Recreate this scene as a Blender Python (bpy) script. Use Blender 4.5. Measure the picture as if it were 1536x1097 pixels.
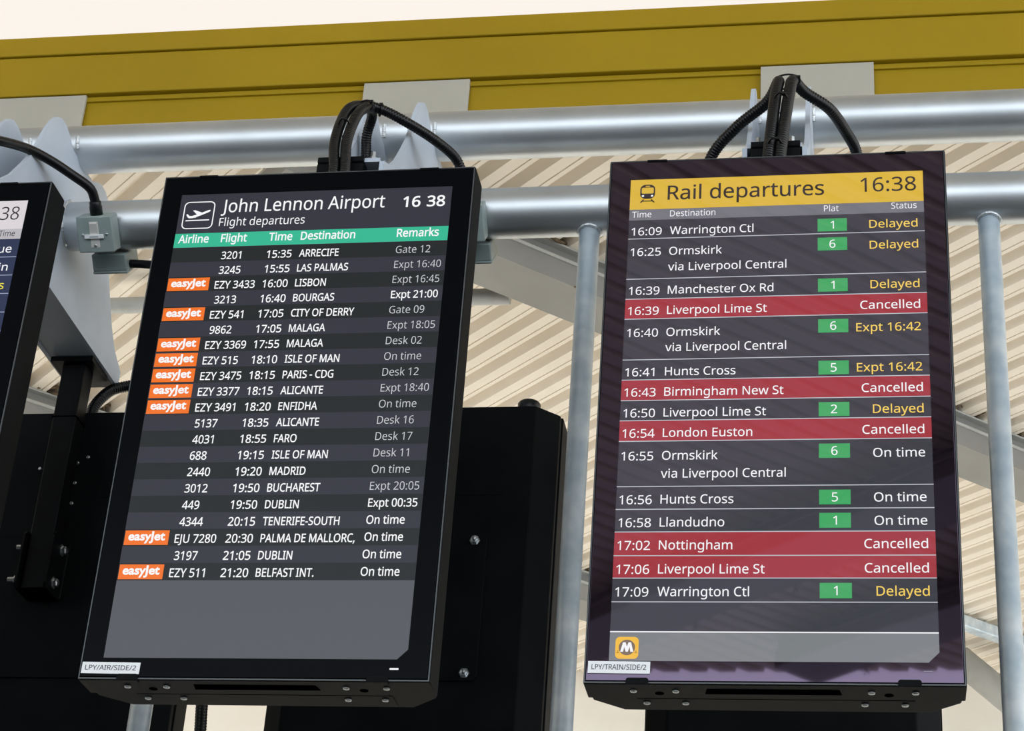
import bpy, bmesh, math, os, random
from mathutils import Vector, Matrix
from mathutils.geometry import delaunay_2d_cdt

S = bpy.context.scene
COL = S.collection
for o in list(bpy.data.objects):
    bpy.data.objects.remove(o)
random.seed(7)
EYE = 1.65                       # eye height of the photographer above the floor

# ------------------------------------------------------------------ camera
cam = bpy.data.cameras.new('camera')
cam.sensor_fit = 'HORIZONTAL'
cam.sensor_width = 36.0
cam.lens = 36.0 * 3088.8 / 1536.0
cam.clip_end = 300
co = bpy.data.objects.new('camera', cam)
COL.objects.link(co)
R_ = Vector((0.985387, 0.156997, 0.066060))
U_ = Vector((0.017950, -0.481395, 0.876320))
F_ = Vector((-0.169380, 0.862329, 0.477178))
M = Matrix((R_, U_, -F_)).transposed().to_4x4()
M.translation = Vector((0, 0, EYE))
co.matrix_world = M
S.camera = co

# ------------------------------------------------------------------ world, sun, exposure
S.view_settings.view_transform = 'Standard'
S.view_settings.look = 'None'
S.view_settings.exposure = 0.0
S.view_settings.gamma = 1.0
S.view_settings.use_curve_mapping = False
w = bpy.data.worlds.new('sky')
S.world = w
w.use_nodes = True
nt = w.node_tree
bg = nt.nodes['Background']
tc = nt.nodes.new('ShaderNodeTexCoord')
sep = nt.nodes.new('ShaderNodeSeparateXYZ')
nt.links.new(tc.outputs['Generated'], sep.inputs[0])
mr = nt.nodes.new('ShaderNodeMapRange')          # colour: warm overhead and ahead, cooler behind the camera
mr.inputs['From Min'].default_value = -0.6
mr.inputs['From Max'].default_value = 0.5
nt.links.new(sep.outputs['Y'], mr.inputs['Value'])
rmp = nt.nodes.new('ShaderNodeValToRGB')
rmp.color_ramp.elements[0].color = (0.86, 0.93, 1.0, 1)
rmp.color_ramp.elements[1].color = (1.0, 0.93, 0.85, 1)
nt.links.new(mr.outputs[0], rmp.inputs[0])
nt.links.new(rmp.outputs[0], bg.inputs['Color'])
ms = nt.nodes.new('ShaderNodeMapRange')          # brightness: open bright sky behind and to the sides, thinner ahead
ms.inputs['From Min'].default_value = -0.9
ms.inputs['From Max'].default_value = 0.35
ms.inputs['To Min'].default_value = 3.1
ms.inputs['To Max'].default_value = 0.98
dp = nt.nodes.new('ShaderNodeVectorMath')
dp.operation = 'DOT_PRODUCT'
dp.inputs[1].default_value = (-0.5, 0.866, 0.0)
nt.links.new(tc.outputs['Generated'], dp.inputs[0])
nt.links.new(dp.outputs['Value'], ms.inputs['Value'])
nt.links.new(ms.outputs[0], bg.inputs['Strength'])

sun = bpy.data.lights.new('sun', 'SUN')
sun.energy = 17.0
sun.angle = math.radians(2.0)
sun.color = (1.0, 0.97, 0.93)
so = bpy.data.objects.new('sun', sun)
so.rotation_euler = Vector((0.86, -0.04, -0.51)).to_track_quat('-Z', 'Y').to_euler()
so.location = (-30, 12, 20)
COL.objects.link(so)

# ------------------------------------------------------------------ materials
def lin(h):
    h = h.lstrip('#')
    c = [int(h[i:i+2], 16) / 255 for i in (0, 2, 4)]
    return tuple(x / 12.92 if x <= 0.04045 else ((x + 0.055) / 1.055) ** 2.4 for x in c) + (1,)

def mat(name, col, rough=0.5, metal=0.0, spec=0.5, emit=None, estr=1.0, noise=None, bump=None, tint=None, ior=None, coat=None):
    """noise = (scale, second colour, low, high); bump = (scale, strength, distance)"""
    m = bpy.data.materials.new(name)
    m.use_nodes = True
    t = m.node_tree
    b = t.nodes['Principled BSDF']
    c = lin(col) if isinstance(col, str) else col
    b.inputs['Base Color'].default_value = c
    b.inputs['Roughness'].default_value = rough
    b.inputs['Metallic'].default_value = metal
    b.inputs['Specular IOR Level'].default_value = spec
    if tint:
        b.inputs['Specular Tint'].default_value = tint
    if coat:
        b.inputs['Coat Weight'].default_value, b.inputs['Coat Roughness'].default_value, b.inputs['Coat IOR'].default_value = coat
    if ior:
        b.inputs['IOR'].default_value = ior
    if emit:
        b.inputs['Emission Color'].default_value = lin(emit) if isinstance(emit, str) else emit
        b.inputs['Emission Strength'].default_value = estr
    if noise or bump:
        tx = t.nodes.new('ShaderNodeTexCoord')
    if noise:
        sc_, c2, lo, hi = noise
        n = t.nodes.new('ShaderNodeTexNoise')
        n.inputs['Scale'].default_value = sc_
        n.inputs['Detail'].default_value = 6
        t.links.new(tx.outputs['Object'], n.inputs['Vector'])
        r = t.nodes.new('ShaderNodeValToRGB')
        r.color_ramp.elements[0].position = lo
        r.color_ramp.elements[1].position = hi
        r.color_ramp.elements[0].color = c
        r.color_ramp.elements[1].color = lin(c2)
        t.links.new(n.outputs['Fac'], r.inputs[0])
        t.links.new(r.outputs[0], b.inputs['Base Color'])
    if bump:
        n = t.nodes.new('ShaderNodeTexNoise')
        n.inputs['Scale'].default_value = bump[0]
        n.inputs['Detail'].default_value = 2
        t.links.new(tx.outputs['Object'], n.inputs['Vector'])
        bm_ = t.nodes.new('ShaderNodeBump')
        bm_.inputs['Strength'].default_value = bump[1]
        bm_.inputs['Distance'].default_value = bump[2]
        t.links.new(n.outputs['Fac'], bm_.inputs['Height'])
        t.links.new(bm_.outputs[0], b.inputs['Normal'])
    return m

K = {}
K['black_metal'] = mat('black powder coated steel', '#0e1012', 0.6, 0.0, 0.06, noise=(9, '#131517', 0.4, 0.7))
K['edge'] = mat('light grey edge highlight', '#55595c', 0.4, 0.6)  # lighter grey that paints in the thin highlight along the casing edge
K['dark_slot'] = mat('black recess shade and joints', '#020202', 0.9, spec=0.0)  # even black for the shade inside openings, also for dark joints
K['black_steel'] = mat('satin black tube steel', '#0b0c0e', 0.45, 0.0, 0.1, noise=(25, '#101214', 0.4, 0.7))
K['plastic'] = mat('black ribbed plastic conduit', '#090a0b', 0.36, 0.0, 0.35)
K['silver'] = mat('silver grey painted pipe', '#d6dbde', 0.42, 0.9, 0.5, noise=(5, '#c8cdd0', 0.35, 0.7))
K['galv'] = mat('galvanised steel', '#e4eef4', 0.34, 0.35, 0.5, noise=(16, '#bfd0dc', 0.35, 0.65))
K['gusset'] = mat('pale grey painted plate', '#c0cad6', 0.45, 0.0, 0.5, noise=(6, '#b2bdca', 0.35, 0.7))
K['weld'] = mat('bright weld bead', '#d8dcde', 0.3, 0.8, bump=(220, 0.8, 0.003))
K['zinc'] = mat('zinc plated bolt', '#c6cbcd', 0.28, 0.9)
K['box_grey'] = mat('grey enamel box', '#94a19e', 0.42, 0.0, 0.5, noise=(40, '#8c9996', 0.4, 0.7))
K['ivory'] = mat('ivory switch plastic', '#cfccc6', 0.4)
K['label_white'] = mat('white label', '#f2f4f4', 0.45, emit=None)
K['ink'] = mat('black print', '#23262a', 0.6)
K['yellow'] = mat('yellow cladding', '#ab8f14', 0.5, 0.0, 0.3, noise=(1.2, '#a58a12', 0.35, 0.7))
K['white_clad'] = mat('off white cladding', '#bebdb3', 0.55, noise=(2.0, '#b6b5ab', 0.35, 0.7))
K['deck'] = mat('cream ribbed roof sheet', '#f0e8db', 0.5, 0.0, 0.4, noise=(1.5, '#e8dfd0', 0.35, 0.7))
K['beam'] = mat('grey painted beam', '#8e8e8b', 0.5, noise=(3, '#858581', 0.35, 0.7))
K['wall'] = mat('cream render', '#f3eee4', 0.8, noise=(3, '#efe8dc', 0.35, 0.7))
K['ground'] = mat('pale floor for bounce light', '#bab7b0', 0.9, noise=(0.6, '#aca9a1', 0.35, 0.7))
K['paving'] = mat('dark floor for low bounce', '#3a3938', 0.9, noise=(0.6, '#323130', 0.35, 0.7))
K['brace'] = mat('light grey brace paint', '#b9bab6', 0.45, noise=(8, '#adaeaa', 0.35, 0.7))
K['brown'] = mat('dry brown debris', '#7d6a50', 0.9, noise=(30, '#4d4030', 0.35, 0.7))
# front glass: rail board glossy with a faint purple coating, airport board etched
VIOLET = (0.84, 0.64, 0.95, 1)
K['glass_rail'] = mat('glossy purple tinted black glass', '#08060b', 0.02, 0, 1.0, tint=VIOLET, bump=(1.3, 0.03, 0.03), ior=1.6)
K['glass_air'] = mat('etched black glass', '#04060a', 0.3, 0, 0.06)

def screen_mats(tag, rough, spec, tint, bump, cols, coat=None, ior=None):
    d = {}
    for n, c in cols.items():
        d[n] = mat('lit ' + n.replace('_', ' ') + ' pixels ' + tag, '#050506', rough, 0, spec, emit=c, tint=tint, bump=bump, coat=coat, ior=ior)
    return d
AIR = screen_mats('airport', 0.36, 0.38, None, None, dict(
    back='#2b2c38', row_dark='#14191c', row_light='#2b2c38', green='#2fb690', white='#f6f6f8', grey='#c9cacf', orange='#f07018', blank_glare='#505259'))  # blank area lifted to carry the reflected glare low on the screen
RAIL = screen_mats('rail', 0.02, 1.0, VIOLET, (1.3, 0.03, 0.03), dict(
    back='#282b33', column='#6d6f76', yellow='#d9b22c', white='#f2f2f5', line='#b9bcc4', red='#9c1f2a', green='#32a35a',
    amber='#f5cf58', dark='#0d0803', foot='#74797b', logo='#f0b92a', disc='#75624f'), coat=(0.35, 0.45, 1.7), ior=1.62)
BUS = screen_mats('bus', 0.25, 0.5, None, None, dict(
    back='#26304f', head='#d8d2d6', column='#b7b5ba', white='#f4f4f8', line='#9aa6c0', yellow='#f2e24a', dark='#15161c'))

# ------------------------------------------------------------------ mesh helpers
class MB:
    def __init__(self):
        self.b = bmesh.new()
    def _mi(self, faces, mi, smooth=False):
        for f in faces:
            f.material_index = mi
            f.smooth = smooth
    def box(self, x0, x1, y0, y1, z0, z1, mi=0, bevel=0.0, rot=None):
        r = bmesh.ops.create_cube(self.b, size=1.0)
        vs = r['verts']
        for v in vs:
            v.co = Vector(((x0 + x1) / 2 + v.co.x * (x1 - x0), (y0 + y1) / 2 + v.co.y * (y1 - y0), (z0 + z1) / 2 + v.co.z * (z1 - z0)))
        fs = set(f for v in vs for f in v.link_faces)
        self._mi(fs, mi)
        if bevel:
            es = set(e for v in vs for e in v.link_edges)
            g = bmesh.ops.bevel(self.b, geom=list(es), offset=bevel, segments=2, affect='EDGES', profile=0.5)
            self._mi(g['faces'], mi, True)
            vs = g['verts']
        if rot is not None:
            allv = set(v for f in fs if f.is_valid for v in f.verts) | set(v for v in vs if v.is_valid)
            for v in allv:
                v.co = rot @ v.co
    def poly(self, pts, mi=0):
        f = self.b.faces.new([self.b.verts.new(p) for p in pts])
        f.material_index = mi
        return f
    def prism(self, pts, axis, a, b, mi=0, bevel=0.0):
        """pts: 2-D outline in the plane normal to axis ('X': (y,z), 'Y': (x,z), 'Z': (x,y))"""
        def P(p, t):
            return {'X': (t, p[0], p[1]), 'Y': (p[0], t, p[1]), 'Z': (p[0], p[1], t)}[axis]
        va = [self.b.verts.new(P(p, a)) for p in pts]
        vb = [self.b.verts.new(P(p, b)) for p in pts]
        fs = [self.b.faces.new(va), self.b.faces.new(vb[::-1])]
        n = len(pts)
        for i in range(n):
            fs.append(self.b.faces.new((va[i], vb[i], vb[(i + 1) % n], va[(i + 1) % n])))
        self._mi(fs, mi)
        if bevel:
            es = set(e for f in fs for e in f.edges)
            g = bmesh.ops.bevel(self.b, geom=list(es), offset=bevel, segments=1, affect='EDGES')
            self._mi(g['faces'], mi)
    def tube(self, path, r, seg=16, mi=0, radii=None, cap=True):
        path = [Vector(p) for p in path]
        n = len(path)
        prev = None
        rings = []
        for i, p in enumerate(path):
            t = (path[min(i + 1, n - 1)] - path[max(i - 1, 0)]).normalized()
            if prev is None:
                a = Vector((0, 0, 1)) if abs(t.z) < 0.9 else Vector((1, 0, 0))
                u = t.cross(a).normalized()
            else:
                u = (prev - t * prev.dot(t)).normalized()
            prev = u
            v = t.cross(u)
            rr = radii[i] if radii else r
            rings.append([self.b.verts.new(p + rr * (math.cos(2 * math.pi * k / seg) * u + math.sin(2 * math.pi * k / seg) * v)) for k in range(seg)])
        for i in range(n - 1):
            for k in range(seg):
                f = self.b.faces.new((rings[i][k], rings[i][(k + 1) % seg], rings[i + 1][(k + 1) % seg], rings[i + 1][k]))
                f.material_index = mi
                f.smooth = True
        if cap:
            for ring in (rings[0][::-1], rings[-1]):
                f = self.b.faces.new(ring)
                f.material_index = mi
    def lathe(self, origin, axis, prof, seg=20, mi=0, smooth=True):
        """prof: (distance along axis, radius)"""
        o = Vector(origin)
        ax = Vector(axis).normalized()
        a = Vector((0, 0, 1)) if abs(ax.z) < 0.9 else Vector((1, 0, 0))
        u = ax.cross(a).normalized()
        v = ax.cross(u)
        rings = [[self.b.verts.new(o + ax * d + r * (math.cos(2 * math.pi * k / seg) * u + math.sin(2 * math.pi * k / seg) * v)) for k in range(seg)] for d, r in prof]
        for i in range(len(prof) - 1):
            for k in range(seg):
                f = self.b.faces.new((rings[i][k], rings[i][(k + 1) % seg], rings[i + 1][(k + 1) % seg], rings[i + 1][k]))
                f.material_index = mi
                f.smooth = smooth
        for ring in (rings[0][::-1], rings[-1]):
            f = self.b.faces.new(ring)
            f.material_index = mi
    def mesh(self, name, mats):
        bmesh.ops.recalc_face_normals(self.b, faces=self.b.faces[:])
        me = bpy.data.meshes.new(name)
        self.b.to_mesh(me)
        self.b.free()
        for m in mats:
            me.materials.append(m)
        return me

def obj(name, mb, mats, parent=None, loc=None):
    if not isinstance(mats, (list, tuple)):
        mats = [mats]
    me = mb.mesh(name, mats)
    o = bpy.data.objects.new(name, me)
    COL.objects.link(o)
    if parent:
        o.parent = parent
    if loc:
        o.location = loc
    return o

def tag(o, label, cat, group=None):
    o['label'] = label
    o['category'] = cat
    if group:
        o['group'] = group
    return o

def thing(name, label, cat, loc=(0, 0, 0), group=None):
    o = bpy.data.objects.new(name, None)
    o.empty_display_size = 0.05
    COL.objects.link(o)
    o.location = loc
    return tag(o, label, cat, group)

def struct(name, mb, mats, loc=None):
    o = obj(name, mb, mats, None, loc)
    o['kind'] = 'structure'
    return o

def copy_thing(root, loc, label, group=None):
    r = root.copy()
    COL.objects.link(r)
    r.location = loc
    r['label'] = label
    if group:
        r['group'] = group
    for ch in root.children:
        c = ch.copy()
        COL.objects.link(c)
        c.parent = r
        for g in ch.children:
            d = g.copy()
            COL.objects.link(d)
            d.parent = c
    return r

def smooth_path(pts, n=12):
    """Catmull-Rom through pts"""
    P = [Vector(p) for p in pts]
    P = [P[0] * 2 - P[1]] + P + [P[-1] * 2 - P[-2]]
    out = []
    for i in range(1, len(P) - 2):
        a, b, c, d = P[i - 1], P[i], P[i + 1], P[i + 2]
        for k in range(n):
            t = k / n
            out.append(0.5 * ((2 * b) + (c - a) * t + (2 * a - 5 * b + 4 * c - d) * t * t + (3 * b - a - 3 * c + d) * t ** 3))
    out.append(P[-2])
    return out

def resample(path, step):
    out = [path[0].copy()]
    acc = 0.0
    for a, b in zip(path, path[1:]):
        L = (b - a).length
        while acc + L >= step and L > 1e-9:
            t = (step - acc) / L
            a = a.lerp(b, t)
            out.append(a.copy())
            L = (b - a).length
            acc = 0.0
        acc += L
    return out

def conduit(mb, pts, r=0.0125, ribs=True, mi=0):
    p = smooth_path(pts, 14)
    if ribs:
        p = resample(p, 0.0016)
        rad = [r * (1.0, 1.06, 1.06, 0.95)[i % 4] for i in range(len(p))]
        mb.tube(p, r, 12, mi, rad)
    else:
        mb.tube(resample(p, 0.01), r, 16, mi)

# ------------------------------------------------------------------ lettering
FONT = None
try:
    fp = os.path.join(bpy.utils.system_resource('DATAFILES'), 'fonts', 'NotoSansHebrew-Regular.woff2')
    if os.path.exists(fp):
        FONT = bpy.data.fonts.load(fp)
except Exception:
    FONT = None

GLY = {}
def glyphs(s, offset=0.0, builtin=False):
    """outline the string, fatten it by offset, fill every contour with the holes inside it"""
    key = (s, offset, builtin)
    if key in GLY:
        return GLY[key]
    cu = bpy.data.curves.new('lettering', 'FONT')
    cu.body = s
    cu.size = 1.0
    cu.resolution_u = 3
    cu.fill_mode = 'NONE'
    if FONT and not builtin:
        cu.font = FONT
    ob = bpy.data.objects.new('lettering', cu)
    me = bpy.data.meshes.new_from_object(ob)
    co_ = [v.co.copy() for v in me.vertices]
    nxt = {}
    for e in me.edges:
        a, b = e.vertices
        nxt.setdefault(a, []).append(b)
        nxt.setdefault(b, []).append(a)
    bpy.data.objects.remove(ob)
    bpy.data.meshes.remove(me)
    bpy.data.curves.remove(cu)
    seen = set()
    loops = []
    for i in range(len(co_)):
        if i in seen or i not in nxt:
            continue
        lp = [i]
        seen.add(i)
        # walk in the direction of rising index so that the drawn orientation is kept
        cur = min((j for j in nxt[i] if j == i + 1), default=nxt[i][0])
        while cur not in seen:
            lp.append(cur)
            seen.add(cur)
            c = [j for j in nxt[cur] if j not in seen]
            if not c:
                break
            cur = c[0]
        pts = []
        for k in lp:
            p = co_[k]
            if not pts or (p - pts[-1]).length > 1e-5:
                pts.append(p)
        if len(pts) > 2 and (pts[0] - pts[-1]).length < 1e-5:
            pts.pop()
        if len(pts) > 2:
            loops.append(pts)
    def area(p):
        return sum(p[i].x * p[(i + 1) % len(p)].y - p[(i + 1) % len(p)].x * p[i].y for i in range(len(p))) / 2
    def inside(q, p):
        c = False
        for i in range(len(p)):
            a, b = p[i], p[i - 1]
            if (a.y > q.y) != (b.y > q.y) and q.x < (b.x - a.x) * (q.y - a.y) / (b.y - a.y) + a.x:
                c = not c
        return c
    def wind(q, p):
        n = 0
        for i in range(len(p)):
            a, b = p[i - 1], p[i]
            if (a.y <= q.y) != (b.y <= q.y):
                x = a.x + (q.y - a.y) / (b.y - a.y) * (b.x - a.x)
                if x > q.x:
                    n += 1 if b.y > a.y else -1
        return n
    big = max(loops, key=lambda p: abs(area(p)))
    sg = 1 if area(big) > 0 else -1
    def fat(p):
        if not offset:
            return [v.copy() for v in p]
        out = []
        n = len(p)
        for i in range(n):
            d1 = (p[i] - p[i - 1]).normalized()
            d2 = (p[(i + 1) % n] - p[i]).normalized()
            n1 = Vector((d1.y, -d1.x, 0)) * sg
            n2 = Vector((d2.y, -d2.x, 0)) * sg
            m_ = n1 + n2
            if m_.length < 1e-4:
                m_ = n1
            m_.normalize()
            out.append(p[i] + m_ * offset / max(0.5, m_.dot(n1)))
        return out
    outers = [p for p in loops if area(p) * sg > 0]
    holes = [p for p in loops if area(p) * sg <= 0]
    vs, fs = [], []
    for o in outers:
        hs = [h for h in holes if inside(h[0], o)]
        polys = [fat(o)] + [fat(h) for h in hs]
        ed, k0 = [], 0
        for p in polys:
            ed += [(k0 + i, k0 + (i + 1) % len(p)) for i in range(len(p))]
            k0 += len(p)
        base = len(vs)
        r = delaunay_2d_cdt([Vector((q.x, q.y)) for p in polys for q in p], ed, [], 0, 1e-6)
        vs.extend(Vector((q.x, q.y, 0)) for q in r[0])
        for f in r[2]:
            c = (r[0][f[0]] + r[0][f[1]] + r[0][f[2]]) / 3
            if sum(wind(c, p) for p in polys) * sg > 0:
                fs.append(tuple(base + i for i in f))
    GLY[key] = (vs, fs)
    return GLY[key]

CAPH = {}
def cap_height(builtin):
    if builtin not in CAPH:
        vs, _ = glyphs('H', 0, builtin)
        CAPH[builtin] = max(v.y for v in vs)
    return CAPH[builtin]

def ink_width(s, offset=0.0, builtin=False):
    vs, _ = glyphs(s, offset, builtin)
    return max(v.x for v in vs) - min(v.x for v in vs)

def style(ref, width, cap, offset=0.0, builtin=False):
    """width, cap in metres for the reference string -> (x scale, y scale, offset, builtin)"""
    return (width / ink_width(ref, offset, builtin), cap / cap_height(builtin), offset, builtin)

def write(mb, s, st, x, z, y, mi, align='L', clip=None):
    sx, sz, off, bi = st
    vs, fs = glyphs(s, off, bi)
    lo = min(v.x for v in vs)
    hi = max(v.x for v in vs)
    ox = {'L': lo, 'R': hi, 'C': (lo + hi) / 2}[align]
    bv = [mb.b.verts.new((x + (v.x - ox) * sx, y, z + v.y * sz)) for v in vs]
    for f in fs:
        try:
            fc = mb.b.faces.new([bv[i] for i in f])
            fc.material_index = mi
        except ValueError:
            pass

# ------------------------------------------------------------------ departure boards
W = 0.573                      # active width; active height 16/9 of it
MX, MT, MBT = 0.0444, 0.0486, 0.0415
HO = MT + MBT + W * 16 / 9     # outer height
FRONT = 3.415                  # distance of the row of boards
ZTOP = EYE + 2.3084            # top of the active areas
ZB = ZTOP - W * 16 / 9 - MBT   # bottom of the casings
DF, DR = 0.077, 0.150          # flange depth, full depth
HX = W / 2 + MX

def V(v):                      # distance v (in screen widths) below the top of the active area
    return HO - MT - v * W
def UX(u):
    return (u - 0.5) * W

def shell(root, bottom=True):
    m = MB()
    m.box(-HX, HX, 0.004, DF, 0, HO, bevel=0.002)
    obj('casing', m, K['black_metal'], root)
    m = MB()
    i, c = 0.006, 0.052
    m.prism([(-HX + i, DF), (HX - i, DF), (HX - i, DF + 0.022), (HX - i - c, DR), (-HX + i + c, DR), (-HX + i, DF + 0.022)], 'Z', 0.004, HO - 0.004, bevel=0.002)
    obj('rear_shell', m, K['black_metal'], root)
    if bottom:
        m = MB()
        m.prism([(-0.119, 0.050), (-0.115, 0.026), (0.115, 0.026), (0.119, 0.050)], 'Z', -0.0008, 0.001)
        obj('ventilation_slot', m, K['dark_slot'], root)  # flat plate on the underside, the slot's shade painted as black
        m = MB()
        m.prism([(-0.245, 0.084), (0.245, 0.084), (0.245, 0.138), (-0.245, 0.138)], 'Z', 0.0022, 0.0045, bevel=0.001)
        obj('service_panel', m, K['black_metal'], root)
        for x in (-0.245, -0.17, 0.17, 0.245):
            for y in (0.036, 0.104):
                xx = x * (1.0 if y < 0.05 else 0.93)
                m = MB()
                zb = 0.0 if y < 0.05 else 0.0022
                m.lathe((xx, y, zb), (0, 0, -1), [(0, 0.0065), (0.0025, 0.006), (0.0038, 0.0035), (0.0030, 0.0020)], 12)
                obj('screw', m, K['zinc'], root)
        for x in (-0.2, 0.2):
            m = MB()
            m.lathe((x, 0.05, 0.0), (0, 0, -1), [(-0.001, 0.008), (0.0006, 0.008)], 16)
            obj('key_hole', m, K['dark_slot'], root)  # thin black disc painting the shade of the hole
        for x in (-0.235, 0.235):
            for top in (0, 1):
                m = MB()
                if top:
                    m.prism([(x - 0.020, HO - 0.0065), (x + 0.020, HO - 0.0065), (x + 0.020, HO - 0.0012), (x - 0.020, HO - 0.0012)], 'Y', -0.0022, 0.03, bevel=0.001)
                else:
                    m.prism([(x - 0.02, -0.003), (x + 0.02, -0.003), (x + 0.02, 0.007), (x + 0.017, 0.010), (x - 0.017, 0.010), (x - 0.02, 0.007)], 'Y', -0.003, 0.012, bevel=0.0008)
                obj('retaining_clip', m, K['black_metal'], root)

def bezel(root, m_):
    m = MB()
    m.box(-HX + 0.005, HX - 0.005, 0.0, 0.005, 0.005, HO - 0.005, bevel=0.0006)
    b = obj('bezel', m, m_, root)
    m = MB()
    def ring(i):
        return [(-HX + i, i), (HX - i, i), (HX - i, HO - i), (-HX + i, HO - i)]
    o_, n_ = ring(0.0012), ring(0.0034)
    for y0, rev in ((0.0012, 0), (0.006, 1)):
        for k in range(4):
            j = (k + 1) % 4
            m.poly([(o_[k][0], y0, o_[k][1]), (o_[j][0], y0, o_[j][1]), (n_[j][0], y0, n_[j][1]), (n_[k][0], y0, n_[k][1])])
    for rg in (o_, n_):
        for k in range(4):
            j = (k + 1) % 4
            m.poly([(rg[k][0], 0.0012, rg[k][1]), (rg[j][0], 0.0012, rg[j][1]), (rg[j][0], 0.006, rg[j][1]), (rg[k][0], 0.006, rg[k][1])])
    bmesh.ops.remove_doubles(m.b, verts=m.b.verts[:], dist=1e-5)
    obj('edge_highlight', m, K['edge'], root)  # added ring, edge highlight put into its colour
    return b

CH = 0.033                     # chamfered corner of the picture area
def screen_panel(root, m_):
    m = MB()
    a = 16 / 9
    m.prism([(UX(0), V(0)), (UX(1), V(0)), (UX(1), V(a - CH)), (UX(1 - CH), V(a)), (UX(0), V(a))], 'Y', -0.0004, 0.0008)
    return obj('screen', m, m_, root)

def band(mb, u0, u1, v0, v1, y, mi):
    mb.poly([(UX(u0), y, V(v0)), (UX(u1), y, V(v0)), (UX(u1), y, V(v1)), (UX(u0), y, V(v1))], mi)

def rrect(u0, u1, v0, v1, r, n=6):
    x0, x1, z1, z0 = UX(u0), UX(u1), V(v0), V(v1)
    out = []
    for cx, cz, a0 in ((x1 - r, z1 - r, 0), (x0 + r, z1 - r, 90), (x0 + r, z0 + r, 180), (x1 - r, z0 + r, 270)):
        for k in range(n + 1):
            a = math.radians(a0 + 90 * k / n)
            out.append((cx + r * math.cos(a), cz + r * math.sin(a)))
    return out

def ringface(mb, outer, inner, y, mi):
    n = len(outer)
    vo = [mb.b.verts.new((p[0], y, p[1])) for p in outer]
    vi = [mb.b.verts.new((p[0], y, p[1])) for p in inner]
    for i in range(n):
        f = mb.b.faces.new((vo[i], vo[(i + 1) % n], vi[(i + 1) % n], vi[i]))
        f.material_index = mi

def flat(mb, pts, y, mi):
    vs = [mb.b.verts.new((p[0], y, p[1])) for p in pts]
    f = mb.b.faces.new(vs)
    f.material_index = mi
    bmesh.ops.triangulate(mb.b, faces=[f])

Y1, Y2, Y3, Y4 = -0.0008, -0.0011, -0.0014, -0.0017

def sticker(root, text, u0, u1, v0, v1, tilt):
    m = MB()
    cx, cz = UX((u0 + u1) / 2), V((v0 + v1) / 2)
    R4 = Matrix.Translation((cx, 0, cz)) @ Matrix.Rotation(tilt, 4, 'Y') @ Matrix.Translation((-cx, 0, -cz))
    hw, hh = (u1 - u0) * W / 2, (v1 - v0) * W / 2
    m.box(cx - hw, cx + hw, -0.0022, -0.0004, cz - hh, cz + hh)
    st = style(text, 2 * hw * 0.88, 2 * hh * 0.42, 0.004)
    write(m, text, st, cx, cz - hh * 0.38, -0.0026, 1, 'C')
    for v in m.b.verts:
        v.co = R4 @ v.co
    obj('asset_label', m, [K['label_white'], K['ink']], root)['label'] = 'white sticker with a printed location code'

# ---- airport board
AX = -1.39465 + W / 2
air = thing('departure_board', 'black airport flight departures board with green heading strip and orange airline tiles', 'information screen', (AX, FRONT, ZB), None)
shell(air)
bezel(air, K['glass_air'])
scr = screen_panel(air, AIR['blank_glare'])
AM = [AIR[k] for k in ('back', 'row_dark', 'row_light', 'green', 'white', 'grey', 'orange')]
m = MB()
band(m, 0, 1, 0, 0.1665, Y1, 0)
write(m, 'John Lennon Airport', style('John Lennon Airport', 0.6023 * W, 0.0535 * W, 0.004), UX(0.1583), V(0.0805), Y2, 4)
write(m, 'Flight departures', style('Flight departures', 0.317 * W, 0.034 * W, 0.0), UX(0.157), V(0.1385), Y2, 4)
st_clock = style('16', 0.0635 * W, 0.043 * W, 0.018)
write(m, '16', st_clock, UX(0.8267), V(0.0815), Y2, 4)
write(m, '38', st_clock, UX(0.979), V(0.0815), Y2, 4, 'R')
# take-off sign: rounded frame, climbing aircraft, runway line
ringface(m, rrect(0.0165, 0.1325, 0.031, 0.1475, 0.011), rrect(0.0205, 0.1285, 0.035, 0.1435, 0.009), Y2, 4)
def icon(pts, u0=0.0165, v0=0.031, s=0.116):
    return [(UX(u0 + s * x), V(v0 + s * y)) for x, y in pts]
flat(m, icon([(0.10, 0.47), (0.145, 0.45), (0.21, 0.52), (0.30, 0.525), (0.50, 0.455), (0.80, 0.325), (0.86, 0.315), (0.875, 0.355), (0.82, 0.40), (0.56, 0.52), (0.33, 0.605), (0.21, 0.61), (0.15, 0.565)]), Y2, 4)
flat(m, icon([(0.30, 0.325), (0.37, 0.315), (0.63, 0.42), (0.50, 0.49), (0.44, 0.47)]), Y2 - 0.00005, 4)
flat(m, icon([(0.35, 0.57), (0.50, 0.52), (0.60, 0.47), (0.40, 0.60)]), Y2 - 0.0001, 4)
flat(m, icon([(0.11, 0.675), (0.87, 0.665), (0.87, 0.705), (0.11, 0.715)]), Y2, 4)
obj('screen_header', m, AM, scr)
m = MB()
band(m, 0, 1, 0.1665, 0.2255, Y1, 3)
stc = style('Destination', 0.1985 * W, 0.0325 * W, 0.016)
for s, u in (('Airline', 0.0147), ('Flight', 0.1735), ('Time', 0.3506), ('Destination', 0.4678), ('Remarks', 0.8168)):
    write(m, s, stc, UX(u), V(0.2065), Y2, 4)
obj('column_heading', m, AM, scr)
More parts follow.
